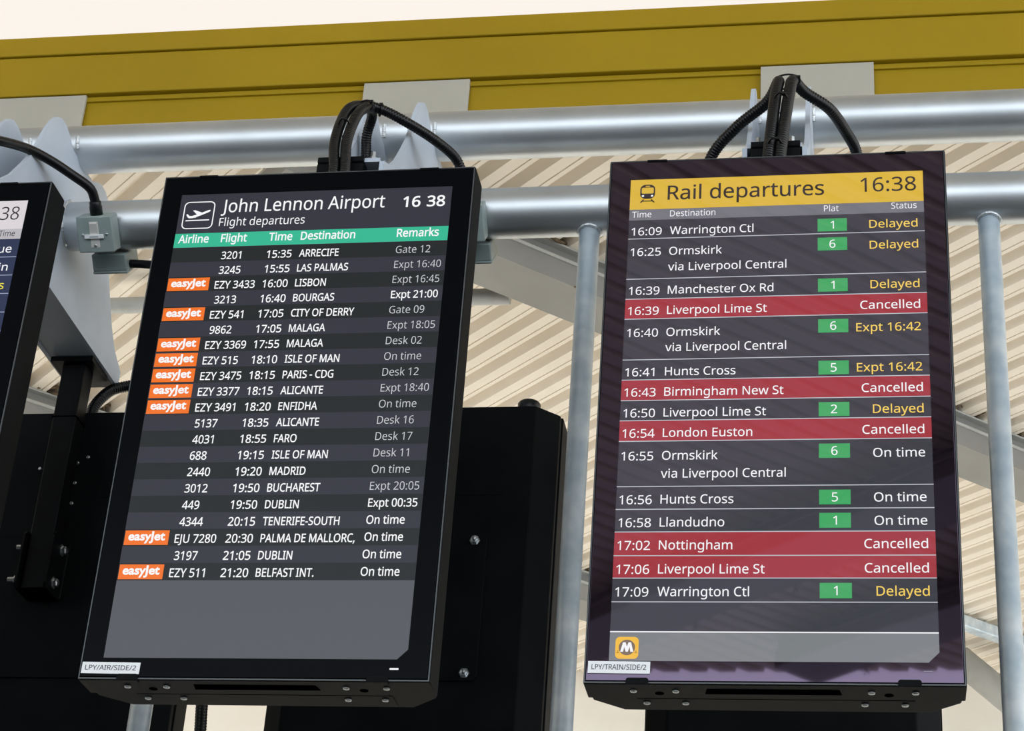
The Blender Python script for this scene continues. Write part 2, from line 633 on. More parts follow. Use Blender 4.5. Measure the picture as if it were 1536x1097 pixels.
FL = [(0, '3201', '15:35', 'ARRECIFE', 'Gate 12', 0), (0, '3245', '15:55', 'LAS PALMAS', 'Expt 16:40', 0), (1, 'EZY 3433', '16:00', 'LISBON', 'Expt 16:45', 0),
      (0, '3213', '16:40', 'BOURGAS', 'Expt 21:00', 1), (1, 'EZY 541', '17:05', 'CITY OF DERRY', 'Gate 09', 0), (0, '9862', '17:05', 'MALAGA', 'Expt 18:05', 0),
      (1, 'EZY 3369', '17:55', 'MALAGA', 'Desk 02', 0), (1, 'EZY 515', '18:10', 'ISLE OF MAN', 'On time', 0), (1, 'EZY 3475', '18:15', 'PARIS - CDG', 'Desk 12', 0),
      (1, 'EZY 3377', '18:15', 'ALICANTE', 'Expt 18:40', 0), (1, 'EZY 3491', '18:20', 'ENFIDHA', 'On time', 0), (0, '5137', '18:35', 'ALICANTE', 'Desk 16', 0),
      (0, '4031', '18:55', 'FARO', 'Desk 17', 0), (0, '688', '19:15', 'ISLE OF MAN', 'Desk 11', 0), (0, '2440', '19:20', 'MADRID', 'On time', 0),
      (0, '3012', '19:50', 'BUCHAREST', 'Expt 20:05', 0), (0, '449', '19:50', 'DUBLIN', 'Expt 00:35', 1), (0, '4344', '20:15', 'TENERIFE-SOUTH', 'On time', 1),
      (1, 'EJU 7280', '20:30', 'PALMA DE MALLORC,', 'On time', 1), (0, '3197', '21:05', 'DUBLIN', 'On time', 1), (1, 'EZY 511', '21:20', 'BELFAST INT.', 'On time', 1)]
st_f = style('EZY 3433', 0.1465 * W, 0.0305 * W, 0.009)
st_t = style('16:00', 0.0915 * W, 0.0305 * W, 0.010)
st_d = style('PALMA DE MALLORC', 0.311 * W, 0.0295 * W, 0.012)
st_r = style('Expt 16:40', 0.166 * W, 0.0295 * W, -0.004)
st_rb = style('Expt 21:00', 0.1655 * W, 0.0295 * W, 0.010)
st_logo = style('easyJet', 0.1275 * W, 0.0305 * W, 0.032, True)
for k, (lg, fl, tm, de, re_, bold) in enumerate(FL):
    m = MB()
    v0 = 0.2265 + 0.0611 * k
    b = 0.2785 + 0.0610 * k
    band(m, 0, 1, v0, v0 + 0.0611, Y1, 1 if k % 2 == 0 else 2)
    if lg:
        band(m, 0.003, 0.1555, v0 + 0.005, v0 + 0.0575, Y2, 6)
        write(m, 'easyJet', st_logo, UX(0.0795), V(v0 + 0.0405), Y3, 4, 'C')
    write(m, fl, st_f, UX(0.177 if lg else 0.1845), V(b), Y2, 4)
    write(m, tm, st_t, UX(0.3515), V(b), Y2, 4)
    write(m, de, st_d, UX(0.470), V(b - 0.001), Y2, 4)
    write(m, re_, st_rb if bold else st_r, UX(0.8195), V(b - 0.0045), Y2, 4 if bold else 5)
    obj('departure_row', m, AM, scr)
sticker(air, 'LPY/AIR/SIDE/2', -0.0665, 0.128, 1.7945, 1.833, math.radians(0.6))
m = MB()
m.box(UX(0.947), UX(0.975), -0.0012, -0.0002, V(1.8125), V(1.807))
obj('status_light', m, AIR['white'], air)

# ---- rail board
RX = -0.45699 + W / 2
rail = thing('departure_board', 'black rail departures board with yellow header strip and red cancelled rows', 'information screen', (RX, FRONT, ZB))
shell(rail)
bezel(rail, K['glass_rail'])
scr = screen_panel(rail, RAIL['back'])
RM = [RAIL[k] for k in ('back', 'column', 'yellow', 'white', 'line', 'red', 'green', 'amber', 'dark', 'foot', 'logo', 'disc')]
m = MB()
band(m, 0, 1, 0, 0.1235, Y1, 2)
write(m, 'Rail departures', style('Rail departures', 0.5365 * W, 0.0575 * W, 0.006), UX(0.1305), V(0.0862), Y2, 8)
write(m, '16:38', style('16:38', 0.186 * W, 0.0565 * W, 0.003), UX(0.976), V(0.0795), Y2, 8, 'R')
# train sign
ou, iu = rrect(0.0345, 0.0865, 0.0215, 0.080, 0.011), rrect(0.0395, 0.0815, 0.0335, 0.0585, 0.003)
ringface(m, ou, iu, Y2, 8)
flat(m, rrect(0.0525, 0.0685, 0.0265, 0.0305, 0.001, 2), Y3, 2)
for u in (0.0445, 0.0765):
    flat(m, [(UX(u) + 0.0042 * W * math.cos(a * math.pi / 8), V(0.0685) + 0.0042 * W * math.sin(a * math.pi / 8)) for a in range(16)], Y3, 3)
flat(m, [(UX(0.045), V(0.0825)), (UX(0.0335), V(0.0955)), (UX(0.040), V(0.0955)), (UX(0.0435), V(0.0915)), (UX(0.0775), V(0.0915)), (UX(0.081), V(0.0955)), (UX(0.0875), V(0.0955)), (UX(0.076), V(0.0825)), (UX(0.0715), V(0.0825)), (UX(0.0745), V(0.0875)), (UX(0.0465), V(0.0875)), (UX(0.0495), V(0.0825))], Y2, 8)
obj('screen_header', m, RM, scr)
m = MB()
band(m, 0, 1, 0.1235, 0.1675, Y1, 1)
stc = style('Destination', 0.156 * W, 0.0245 * W, 0.0)
write(m, 'Time', stc, UX(0.0096), V(0.1565), Y2, 3)
write(m, 'Destination', stc, UX(0.1411), V(0.1555), Y2, 3)
write(m, 'Plat', stc, UX(0.6662), V(0.1545), Y2, 3)
write(m, 'Status', stc, UX(0.976), V(0.1515), Y2, 3, 'R')
obj('column_heading', m, RM, scr)
TR = [('16:09', 'Warrington Ctl', '', '1', 'Delayed', 0.2435), ('16:25', 'Ormskirk', 'via Liverpool Central', '6', 'Delayed', 0.405), ('16:39', 'Manchester Ox Rd', '', '1', 'Delayed', 0.484),
      ('16:39', 'Liverpool Lime St', '', '', 'Cancelled', 0.562), ('16:40', 'Ormskirk', 'via Liverpool Central', '6', 'Expt 16:42', 0.719), ('16:41', 'Hunts Cross', '', '5', 'Expt 16:42', 0.795),
      ('16:43', 'Birmingham New St', '', '', 'Cancelled', 0.872), ('16:50', 'Liverpool Lime St', '', '2', 'Delayed', 0.9465), ('16:54', 'London Euston', '', '', 'Cancelled', 1.022),
      ('16:55', 'Ormskirk', 'via Liverpool Central', '6', 'On time', 1.185), ('16:56', 'Hunts Cross', '', '5', 'On time', 1.2655), ('16:58', 'Llandudno', '', '1', 'On time', 1.3445),
      ('17:02', 'Nottingham', '', '', 'Cancelled', 1.4265), ('17:06', 'Liverpool Lime St', '', '', 'Cancelled', 1.503), ('17:09', 'Warrington Ctl', '', '1', 'Delayed', 1.583)]
st_t = style('16:09', 0.104 * W, 0.0312 * W, 0.002)
st_d = style('Warrington Ctl', 0.2855 * W, 0.0312 * W, 0.003)
st_s = style('Cancelled', 0.1945 * W, 0.0312 * W, 0.003)
st_p = style('6', 0.020 * W, 0.0312 * W, 0.003)
v = 0.1675
for tm, de, via, pl, stt, v1 in TR:
    m = MB()
    red = stt == 'Cancelled'
    band(m, 0, 1, v, v1, Y1, 5 if red else 0)
    band(m, 0, 1, v1 - 0.0016, v1 + 0.0016, Y2, 4)
    b = v + (0.0625 if not via else 0.068)
    if via:
        b = v + 0.0695
        write(m, via, st_d, UX(0.1405), V(v1 - 0.0305), Y3, 3)
    write(m, tm, st_t, UX(0.0105), V(b), Y3, 3)
    write(m, de, st_d, UX(0.1425), V(b - 0.0015), Y3, 3)
    write(m, stt, st_s, UX(0.977), V(b - 0.004), Y3, 3 if stt in ('Cancelled', 'On time') else 7, 'R')
    if pl:
        band(m, 0.6445, 0.7425, v + 0.0165, v + 0.0675, Y3, 6)
        stp = style('1', 0.0115 * W, 0.0305 * W, 0.003) if pl == '1' else st_p
        write(m, pl, stp, UX(0.6935), V(v + 0.0575), Y4, 3, 'C')
    obj('departure_row', m, RM, scr)
    v = v1
m = MB()
a_ = 16 / 9
flat(m, [(UX(0), V(1.682)), (UX(1), V(1.682)), (UX(1), V(a_ - CH)), (UX(1 - CH), V(a_)), (UX(0), V(a_))], Y1, 9)
band(m, 0, 1, 1.6805, 1.6845, Y2, 3)
flat(m, rrect(0.0185, 0.0905, 1.6995, 1.7715, 0.008), Y2, 10)
flat(m, [(UX(0.0545) + 0.0255 * W * math.cos(k * math.pi / 16), V(1.7345) + 0.0255 * W * math.sin(k * math.pi / 16)) for k in range(32)], Y3, 11)
flat(m, [(UX(0.0545 + x), V(1.7345 + y)) for x, y in ((-0.0205, 0.0145), (-0.0125, -0.0165), (-0.0045, -0.0165), (0.0, -0.003), (0.0045, -0.0165), (0.0125, -0.0165), (0.0205, 0.0145), (0.0112, 0.0145), (0.0085, -0.002), (0.0034, 0.0145), (-0.0034, 0.0145), (-0.0085, -0.002), (-0.0112, 0.0145))], Y4, 3)
for u in (0.0225, 0.0785):
    band(m, u, u + 0.008, 1.7515, 1.7530, Y3, 8)
    band(m, u + 0.002, u + 0.006, 1.7455, 1.7475, Y3, 8)
obj('screen_footer', m, RM, scr)
sticker(rail, 'LPY/TRAIN/SIDE/2', -0.0635, 0.1285, 1.7805, 1.8195, math.radians(0.4))
m = MB()
m.box(UX(0.951), UX(0.978), -0.0012, -0.0002, V(1.8065), V(1.8045))
obj('status_light', m, RAIL['column'], rail)

# ---- board cut by the left edge of the photograph
BX = -2.30626 + W / 2
bus = thing('departure_board', 'black board with navy rows and pale header, cut off by the left photo edge', 'information screen', (BX, FRONT, ZB))
shell(bus)
bezel(bus, K['glass_air'])
scr = screen_panel(bus, BUS['back'])
BM = [BUS[k] for k in ('back', 'head', 'column', 'white', 'line', 'yellow', 'dark')]
m = MB()
band(m, 0, 1, 0, 0.1235, Y1, 1)
write(m, '38', style('38', 0.072 * W, 0.0565 * W, -0.004), UX(0.976), V(0.083), Y2, 6, 'R')
obj('screen_header', m, BM, scr)
m = MB()
band(m, 0, 1, 0.1235, 0.1665, Y1, 2)
write(m, 'Time', style('Time', 0.062 * W, 0.0245 * W, 0.0), UX(0.976), V(0.1545), Y2, 6, 'R')
obj('column_heading', m, BM, scr)
st_s = style('Due', 0.085 * W, 0.0325 * W, 0.003)
for k in range(20):
    m = MB()
    v0 = 0.1665 + 0.0773 * k
    band(m, 0, 1, v0, v0 + 0.0773, Y1, 0)
    band(m, 0, 1, v0 + 0.0757, v0 + 0.0787, Y2, 4)
    if k < 4:
        write(m, ('ue', 'in', 's', 's')[k], st_s, UX(0.976), V(v0 + 0.0585), Y3, 5 if k == 2 else 3, 'R')
    obj('departure_row', m, BM, scr)

# ------------------------------------------------------------------ truss: pipes, posts, brackets
YT = 3.95
ZLOW, ZUP = EYE + 2.590, EYE + 2.8136
RP = 0.0595
def pipe(z, label):
    m = MB()
    path = [Vector((x * 0.25, 0, 0)) for x in range(-20, 16)]
    m.tube(path, RP, 48)
    return tag(obj('steel_pipe', m, K['silver'], None, (0, YT, z)), label, 'pipe')
pipe(ZUP, 'upper of the two thick silver grey pipes running behind the boards')
pipe(ZLOW, 'lower of the two thick silver grey pipes, carrying the grey switch boxes')

def post(x, label):
    t = thing('steel_post', label, 'post', (x, YT, 0), 'galvanised posts under the pipes')
    m = MB()
    m.tube([(0, 0, 0.012), (0, 0, 1.5), (0, 0, ZLOW - 0.057)], 0.0238, 28)
    obj('shaft', m, K['galv'], t)
    m = MB()
    m.lathe((0, 0, 0), (0, 0, 1), [(0, 0.08), (0.012, 0.08)], 28)
    obj('base_plate', m, K['galv'], t)
    m = MB()
    pts = []
    for k in range(49):
        a = 2 * math.pi * k / 48
        y = 0.0255 * math.sin(a)
        pts.append((0.0255 * math.cos(a), y, ZLOW - math.sqrt(RP * RP - y * y) - 0.001))
    m.tube(pts, 0.0042, 8, cap=False)
    obj('weld', m, K['weld'], t)
    return t
post(-0.6185, 'galvanised post standing between the airport and rail boards')
post(0.274, 'galvanised post standing right of the rail board')
post(-1.511, 'galvanised post showing only below the airport board, at left')

PLATE = [(-0.45, 2.392), (-0.45, 2.436), (-0.39, 2.466), (-0.345, 2.510), (-0.30, 2.572), (-0.268, 2.621), (-0.244, 2.677), (-0.223, 2.725), (-0.205, 2.757), (-0.185, 2.781), (-0.160, 2.795), (-0.130, 2.796), (-0.100, 2.786), (-0.07, 2.768)]
def bracket(x, label):
    t = thing('mounting_bracket', label, 'bracket', (x, YT, EYE), 'twin plate brackets welded to the pipes')
    out = PLATE + [(-a, b) for a, b in PLATE[::-1]]
    for s in (-1, 1):
        m = MB()
        x0 = s * 0.061
        m.prism(out, 'X', x0 - 0.005, x0 + 0.005)
        obj('side_plate', m, K['gusset'], t)
        # weld beads where the pipe meets the plate
        for side in (1,):
            for zc, a0, a1 in ((ZUP - EYE, -32, -2), (ZLOW - EYE, -80, 80)):
                m = MB()
                pts = []
                for k in range(21):
                    a = math.radians(a0 + (a1 - a0) * k / 20)
                    for fs in (1,):
                        pts.append((x0 + side * 0.0065, -math.cos(a) * (RP + 0.001), zc + math.sin(a) * (RP + 0.001)))
                m.tube(pts, 0.0048, 8, radii=[0.0044 + 0.0012 * math.sin(k * 2.3) for k in range(21)])
                obj('weld', m, K['weld'], t)
    m = MB()
    m.box(-0.056, 0.056, -0.32, 0.32, 2.394, 2.404)
    obj('bottom_plate', m, K['gusset'], t)
    for s in (-1, 1):
        m = MB()
        y0, y1 = (-0.449, -0.325) if s < 0 else (0.325, 0.449)
        m.box(-0.0555, 0.0555, y0, y1, 2.436, 2.446)
        obj('shelf_plate', m, K['gusset'], t)
        m = MB()
        m.box(-0.0555, 0.0555, y0 + 0.003, y1, 2.392, 2.408)
        obj('mounting_plate', m, K['black_steel'], t)
        for bx in (-0.034, 0.034):
            m = MB()
            yy = s * 0.425
            m.lathe((bx, yy, 2.446), (0, 0, 1), [(0, 0.014), (0.003, 0.014), (0.0032, 0.011), (0.014, 0.011), (0.016, 0.006), (0.030, 0.006)], 6, smooth=False)
            obj('bolt', m, K['zinc'], t)
    return t
BR = [(-1.948, 'pale grey twin plate bracket at the far left beside the switch box'), (-1.061, 'pale grey twin plate bracket behind the top of the airport board'), (-0.176, 'pale grey twin plate bracket behind the top of the rail board')]
for x, l in BR:
    bracket(x, l)

# black posts that carry the boards; 'front' ones drop behind the front boards, 'back' ones carry the boards facing away
def hanger(x, side, label, zb):
    y = YT + side * 0.332
    t = thing('hanging_post', label, 'support post', (x, y, EYE), 'black square posts that carry the boards')
    m = MB()
    m.box(-0.030, 0.030, -0.030, 0.030, zb + 0.005, 2.390, bevel=0.004)
    obj('shaft', m, K['black_steel'], t)
    m = MB()
    m.box(-0.055, 0.055, -0.05, 0.06, 2.378, 2.391)
    obj('top_plate', m, K['black_steel'], t)
    m = MB()
    m.box(-0.0318, 0.0318, -0.0318, 0.0318, 2.232, 2.2345)
    obj('sleeve_joint', m, K['dark_slot'], t)
    m = MB()
    m.box(-0.031, 0.031, -0.031, 0.031, zb, zb + 0.006)
    obj('end_cap', m, K['dark_slot'], t)
    zt = zb + 0.150
    ye = side * (0.047 if side > 0 else 0.0525)
    for s in (-1, 1):
        m = MB()
        xa = s * 0.037
        ya, yb = sorted((-side * 0.046, ye))
        m.prism([(ya + 0.012, zb + 0.004), (yb, zb + 0.004), (yb, zt), (ya + 0.012, zt), (ya, zt - 0.012), (ya, zb + 0.016)], 'X', xa - 0.003, xa + 0.003)
        cl = obj('clamp_plate', m, K['black_steel'], t)
        m = MB()
        pts = [(xa + s * 0.0035, ye - side * 0.002 + random.uniform(-.001, .001), zb + 0.006 + (zt - zb - 0.01) * k / 24) for k in range(25)]
        m.tube(pts, 0.004, 6, radii=[random.uniform(0.003, 0.0052) for _ in pts])
        obj('weld', m, K['black_steel'], cl)
        for zz, yy in ((zt - 0.030, 0.012), (zb + 0.030, -0.004)):
            m = MB()
            if s > 0:
                m.lathe((xa + 0.003, yy * side, zz), (s, 0, 0), [(0, 0.015), (0.002, 0.015), (0.0022, 0.0105), (0.010, 0.0105), (0.012, 0.007)], 6, smooth=False)
            else:
                m.lathe((xa - 0.003, yy * side - 0.02, zz), (s, 0, 0), [(0, 0.0125), (0.002, 0.0125), (0.0022, 0.010), (0.009, 0.010), (0.0092, 0.006), (0.026, 0.006)], 6, smooth=False)
            obj('bolt', m, K['zinc'], cl)
    return t
hanger(-1.944, 1, 'black square post with bolted clamp plates hanging at the far left', 1.772)
hanger(-1.061, 1, 'black square post behind the airport board holding the rear board', 1.772)
hanger(-0.176, 1, 'black square post behind the rail board holding the rear board', 1.772)
hanger(BX, -1, 'black square post at the back of the board cut by the left edge', 1.772)
hanger(AX, -1, 'black square post at the back of the airport board', 1.772)
hanger(RX, -1, 'black square post at the back of the rail board', 1.772)

# grooved carriage blocks above the front boards
for x, l in ((-1.088, 'black grooved clamp block on top of the airport board'), (-0.174, 'black grooved clamp block on top of the rail board'), (-1.975, 'black grooved clamp block on top of the board cut by the left edge')):
    t = thing('clamp_block', l, 'clamp', (x, 3.513, EYE), 'grooved clamp blocks on top of the boards')
    m = MB()
    prof = [(-0.02, 2.360), (0.02, 2.360), (0.02, 2.446), (-0.02, 2.446), (-0.02, 2.434), (-0.016, 2.431), (-0.02, 2.428), (-0.02, 2.410), (-0.016, 2.407), (-0.02, 2.404), (-0.02, 2.386), (-0.016, 2.383), (-0.02, 2.380)]
    m.prism(prof, 'X', -0.05, 0.05)
    obj('block', m, K['black_steel'], t)
    for bx in (-0.032, 0.032):
        m = MB()
        m.lathe((bx, -0.02, 2.372), (0, -1, 0), [(0, 0.007), (0.003, 0.0065), (0.005, 0.004)], 14)
        obj('screw', m, K['zinc'], t)

# ------------------------------------------------------------------ boards facing the other way
def rear_board(x, label, cap=False, low=False):
    t = thing('display_back', label, 'information screen', (x, YT * 2 - FRONT, ZB - 0.066), 'boards seen from behind')
    h = 1.108
    z0 = ZB - 0.066 - EYE
    hx = 0.3265
    m = MB()
    m.box(-hx, hx, -DF, -0.004, 0, h, bevel=0.002)
    obj('casing', m, K['black_metal'], t)
    m = MB()
    i, c = 0.004, 0.052
    m.prism([(-hx + i, -DF), (hx - i, -DF), (hx - i, -DF - 0.020), (hx - i - c, -DR), (-hx + i + c, -DR), (-hx + i, -DF - 0.020)], 'Z', 0.004, h - 0.004, bevel=0.002)
    obj('rear_shell', m, K['black_metal'], t)
    m = MB()
    m.box(-hx + 0.005, hx - 0.005, -0.005, 0.0, 0.005, h - 0.005)
    obj('bezel', m, K['glass_air'], t)
    def Z(z): return z - z0
    m = MB()
    a, b = Z(1.585), Z(1.945)
    m.prism([(-0.166, a), (-0.176, a + 0.010), (-0.176, b - 0.010), (-0.166, b), (0.166, b), (0.176, b - 0.010), (0.176, a + 0.010), (0.166, a)], 'Y', -DR - 0.006, -DR + 0.001, bevel=0.001)
    mp = obj('mounting_plate', m, K['black_metal'], t)
    for bx in (-0.148, 0.148):
        for bz in (Z(1.93), Z(1.603)):
            if low and bx < 0:
                continue
            m = MB()
            m.lathe((bx, -DR - 0.006, bz), (0, -1, 0), [(0, 0.0125), (0.0025, 0.0125), (0.0026, 0.0095), (0.010, 0.0095), (0.0105, 0.006), (0.018, 0.0055), (0.020, 0.003)], 6, smooth=False)
            obj('bolt', m, K['zinc'], mp)
    m = MB()
    m.prism(rr2(0.075, 0.21, Z(2.05), Z(2.185), 0.008), 'Y', -DR - 0.0015, -DR + 0.001, bevel=0.0006)
    obj('access_panel', m, K['black_metal'], t)
    m = MB()
    m.box(-hx + 0.06, hx - 0.06, -DR - 0.0012, -DR + 0.001, 0.03, Z(1.566), bevel=0.0005)
    obj('lower_panel', m, K['black_metal'], t)
    if cap:
        for s in (-1, 1):
            m = MB()
            prof = [(0, 0.026), (0.003, 0.028), (0.014, 0.028), (0.017, 0.025)]
            m.lathe((s * 0.247, -DR + 0.034, h - 0.004), (0, 0, 1), [(a * 1.5, b) for a, b in prof], 40)
            obj('cap', m, K['plastic'], t)
    if low:
        for bx, bz in ((-0.09, 2.13), (0.005, 2.145), (0.008, 2.09), (0.009, 2.035), (0.03, 2.16)):
            m = MB()
            m.lathe((bx, -DR, Z(bz)), (0, -1, 0), [(0, 0.005), (0.004, 0.0045), (0.005, 0.003)], 8)
            obj('screw', m, K['zinc'], t)
    return t
def rr2(x0, x1, z0, z1, r):
    out = []
    for cx, cz, a0 in ((x1 - r, z1 - r, 0), (x0 + r, z1 - r, 90), (x0 + r, z0 + r, 180), (x1 - r, z0 + r, 270)):
        for k in range(4):
            a = math.radians(a0 + 30 * k)
            out.append((cx + r * math.cos(a), cz + r * math.sin(a)))
    return out
rear_board(-1.928, 'black back of a board facing away, behind the clamped post at left', low=True)
rear_board(-1.055, 'black back of a board facing away, showing right of the airport board', cap=True)
rear_board(-0.176, 'black back of a board facing away, showing only below the rail board')

# ------------------------------------------------------------------ cables
def tie(mb, c, axis, r, n=28, w=0.0022):
    ax = Vector(axis).normalized()
    a = Vector((0, 0, 1)) if abs(ax.z) < 0.9 else Vector((1, 0, 0))
    u = ax.cross(a).normalized()
    v_ = ax.cross(u)
    mb.tube([Vector(c) + r[0] * math.cos(2 * math.pi * k / n) * u + r[1] * math.sin(2 * math.pi * k / n) * v_ for k in range(n + 1)], w, 6, cap=False)
    return Vector(c) + r[0] * 0.9 * u - r[1] * 0.4 * v_ if u.x > 0 else Vector(c) - r[0] * 0.9 * u - r[1] * 0.4 * v_

def bundle(label, paths, ties, loc):
    t = thing('cable_bundle', label, 'cables', (0, 0, EYE))
    for p, rib, r in paths:
        m = MB()
        conduit(m, p, r, rib)
        obj('conduit', m, K['plastic'], t)
    for c, ax, r in ties:
        m = MB()
        h = tie(m, c, ax, r)
        m.box(h.x - 0.004, h.x + 0.004, h.y - 0.004, h.y + 0.004, h.z - 0.003, h.z + 0.003)
        obj('cable_tie', m, K['plastic'], t)
    return t
bundle('black ribbed conduits looping out of the top of the airport board',
       [([(-1.0900, 3.460, 2.3575), (-1.0914, 3.466, 2.397), (-1.1045, 3.49, 2.488), (-1.1035, 3.545, 2.604), (-1.083, 3.60, 2.656), (-1.046, 3.625, 2.660), (-0.994, 3.65, 2.641), (-0.941, 3.72, 2.637), (-0.907, 3.79, 2.632), (-0.894, 3.831, 2.590), (-0.894, 3.841, 2.578)], True, 0.0112),
        ([(-1.0665, 3.460, 2.3575), (-1.0676, 3.466, 2.396), (-1.0785, 3.49, 2.487), (-1.0776, 3.545, 2.596), (-1.0705, 3.605, 2.652), (-1.079, 3.655, 2.664), (-1.096, 3.69, 2.637), (-1.096, 3.705, 2.585), (-1.096, 3.71, 2.46)], True, 0.0112)],
       [((-1.092, 3.510, 2.530), (0.0, 0.4, 1), (0.027, 0.0135)), ((-1.078, 3.583, 2.640), (0.3, 0.7, 0.4), (0.024, 0.0135)), ((-1.052, 3.622, 2.659), (0.9, 0.4, 0.1), (0.0135, 0.0135))], None)
bundle('black ribbed conduits rising from the top of the rail board and parting left and right',
       [([(-0.188, 3.460, 2.3575), (-0.1866, 3.463, 2.386), (-0.1811, 3.48, 2.473), (-0.1749, 3.52, 2.586), (-0.172, 3.56, 2.645), (-0.199, 3.605, 2.625), (-0.265, 3.65, 2.596), (-0.324, 3.70, 2.550), (-0.345, 3.74, 2.45)], True, 0.0120),
        ([(-0.1645, 3.460, 2.3575), (-0.1632, 3.463, 2.385), (-0.1562, 3.48, 2.472), (-0.1472, 3.52, 2.585), (-0.141, 3.56, 2.646), (-0.118, 3.605, 2.648), (-0.066, 3.65, 2.633), (-0.031, 3.75, 2.637), (-0.013, 3.80, 2.626), (-0.008, 3.831, 2.590), (-0.008, 3.841, 2.578)], True, 0.0120)],
       [((-0.173, 3.468, 2.415), (0.03, 0.1, 1), (0.027, 0.0145)), ((-0.163, 3.508, 2.552), (0.05, 0.3, 1), (0.027, 0.0145)), ((-0.155, 3.562, 2.646), (0.1, 0.8, 0.5), (0.029, 0.0150))], None)
bundle('black cable curving down into the top of the grey switch box at the left',
       [([(-1.985, 3.47, 2.3575), (-1.985, 3.475, 2.42), (-1.965, 3.51, 2.52), (-1.940, 3.545, 2.566), (-1.915, 3.58, 2.584), (-1.889, 3.66, 2.618), (-1.856, 3.72, 2.625), (-1.819, 3.77, 2.617), (-1.787, 3.808, 2.605), (-1.780, 3.832, 2.588), (-1.780, 3.842, 2.577)], False, 0.0115)],
       [], None)

def single(name, label, pts, r, rib=True):
    m = MB()
    conduit(m, pts, r, rib)
    return tag(obj(name, m, K['plastic'], None, (0, 0, EYE)), label, 'cable')
single('conduit', 'black conduit curving from behind the hanging post towards the airport board, at left', [(-1.925, 4.365, 2.292), (-1.922, 4.365, 2.315), (-1.911, 4.37, 2.342), (-1.890, 4.385, 2.376), (-1.850, 4.40, 2.396), (-1.78, 4.405, 2.41), (-1.70, 4.40, 2.40), (-1.62, 4.38, 2.36)], 0.014)
single('conduit', 'short black conduit leaving the grey junction box behind the airport board', [(-1.737, 4.005, 2.515), (-1.70, 4.005, 2.512), (-1.67, 4.00, 2.500), (-1.62, 4.00, 2.45), (-1.57, 4.02, 2.36)], 0.0105, False)
single('conduit', 'black ribbed conduit dangling below the airport board', [(-1.47, 4.02, 1.62), (-1.405, 4.01, 1.48), (-1.397, 4.0, 1.40), (-1.392, 4.0, 1.33), (-1.39, 4.0, 1.20)], 0.0125)

# ------------------------------------------------------------------ switch boxes on the lower pipe
def isolator(x, rear, label):
    """built round the pipe's axis: the box sits on the pipe's lower front (or lower rear) quarter"""
    t = thing('switch_box', label, 'switch', (x, YT, ZLOW), 'grey switch boxes on the lower pipe')
    t.rotation_euler = (math.radians(44), 0, math.pi if rear else 0)
    yb, yf = -RP - 0.001, -RP - 0.050
    m = MB()
    m.box(-0.043, 0.043, yf + 0.006, yb, -0.043, 0.043, bevel=0.004)
    obj('body', m, K['box_grey'], t)
    m = MB()
    m.box(-0.0435, 0.0435, yf, yf + 0.0075, -0.0435, 0.0435, bevel=0.003)
    obj('front_plate', m, K['box_grey'], t)
    m = MB()
    m.box(-0.012, 0.010, yf - 0.0012, yf + 0.001, -0.031, 0.031, bevel=0.0008)
    sw = obj('switch_surround', m, K['ivory'], t)
    m = MB()
    m.prism([(yf - 0.001, 0.002), (yf - 0.0055, 0.0275), (yf - 0.001, 0.030)], 'X', -0.0095, 0.0075)
    obj('rocker', m, K['ivory'], sw)
    m = MB()
    m.box(-0.024, 0.022, yf - 0.0065, yf - 0.001, -0.008, 0.001, bevel=0.0006)
    m.box(-0.012, 0.010, yf - 0.0068, yf - 0.0063, -0.005, -0.0025, 1)
    obj('label_strip', m, [K['label_white'], K['box_grey']], t)
    for sx, sz in ((-0.030, 0.0), (0.0285, 0.0), (-0.001, -0.026)):
        m = MB()
        m.lathe((sx, yf + 0.0003 if sz > -0.01 else yf - 0.001, sz), (0, -1, 0), [(0, 0.0038), (0.001, 0.0038), (0.0020, 0.002)], 12)
        obj('screw', m, K['zinc'], t)
    m = MB()
    m.lathe((0.0, -RP - 0.025, 0.042), (0, 0, 1), [(0, 0.0150), (0.020, 0.0150), (0.024, 0.0140), (0.032, 0.0140), (0.034, 0.0122)], 20)
    obj('cable_gland', m, K['plastic'], t)
    return t
isolator(-1.780, False, 'grey switch box with ivory rocker switch beside the left bracket')
isolator(-0.894, False, 'grey switch box half hidden by the right edge of the airport board')
isolator(-0.008, False, 'grey switch box on the lower pipe hidden behind the rail board')
isolator(-1.780, True, 'grey switch box turned to the rear just below the left rocker switch box')
isolator(-0.894, True, 'lower rear facing grey switch box peeking past the airport board')
isolator(-0.008, True, 'rear facing grey switch box on the pipe hidden behind the rail board')

# ------------------------------------------------------------------ building behind
m = MB()
m.box(-30, 16, -24, 9.8, -0.05, 0.0)
struct('floor', m, K['paving'])  # unseen floor, toned dark so pipes and undersides catch less bounce
m = MB()
m.box(-45, 16, 9.8, 17.0, -0.05, 0.0)
struct('floor_back', m, K['ground'])  # unseen floor, split off and toned pale to bounce sunlight onto the roof
m = MB()
m.box(-18, 14, 17.0, 17.3, 0, EYE + 6.36)
struct('wall_back', m, K['wall'])

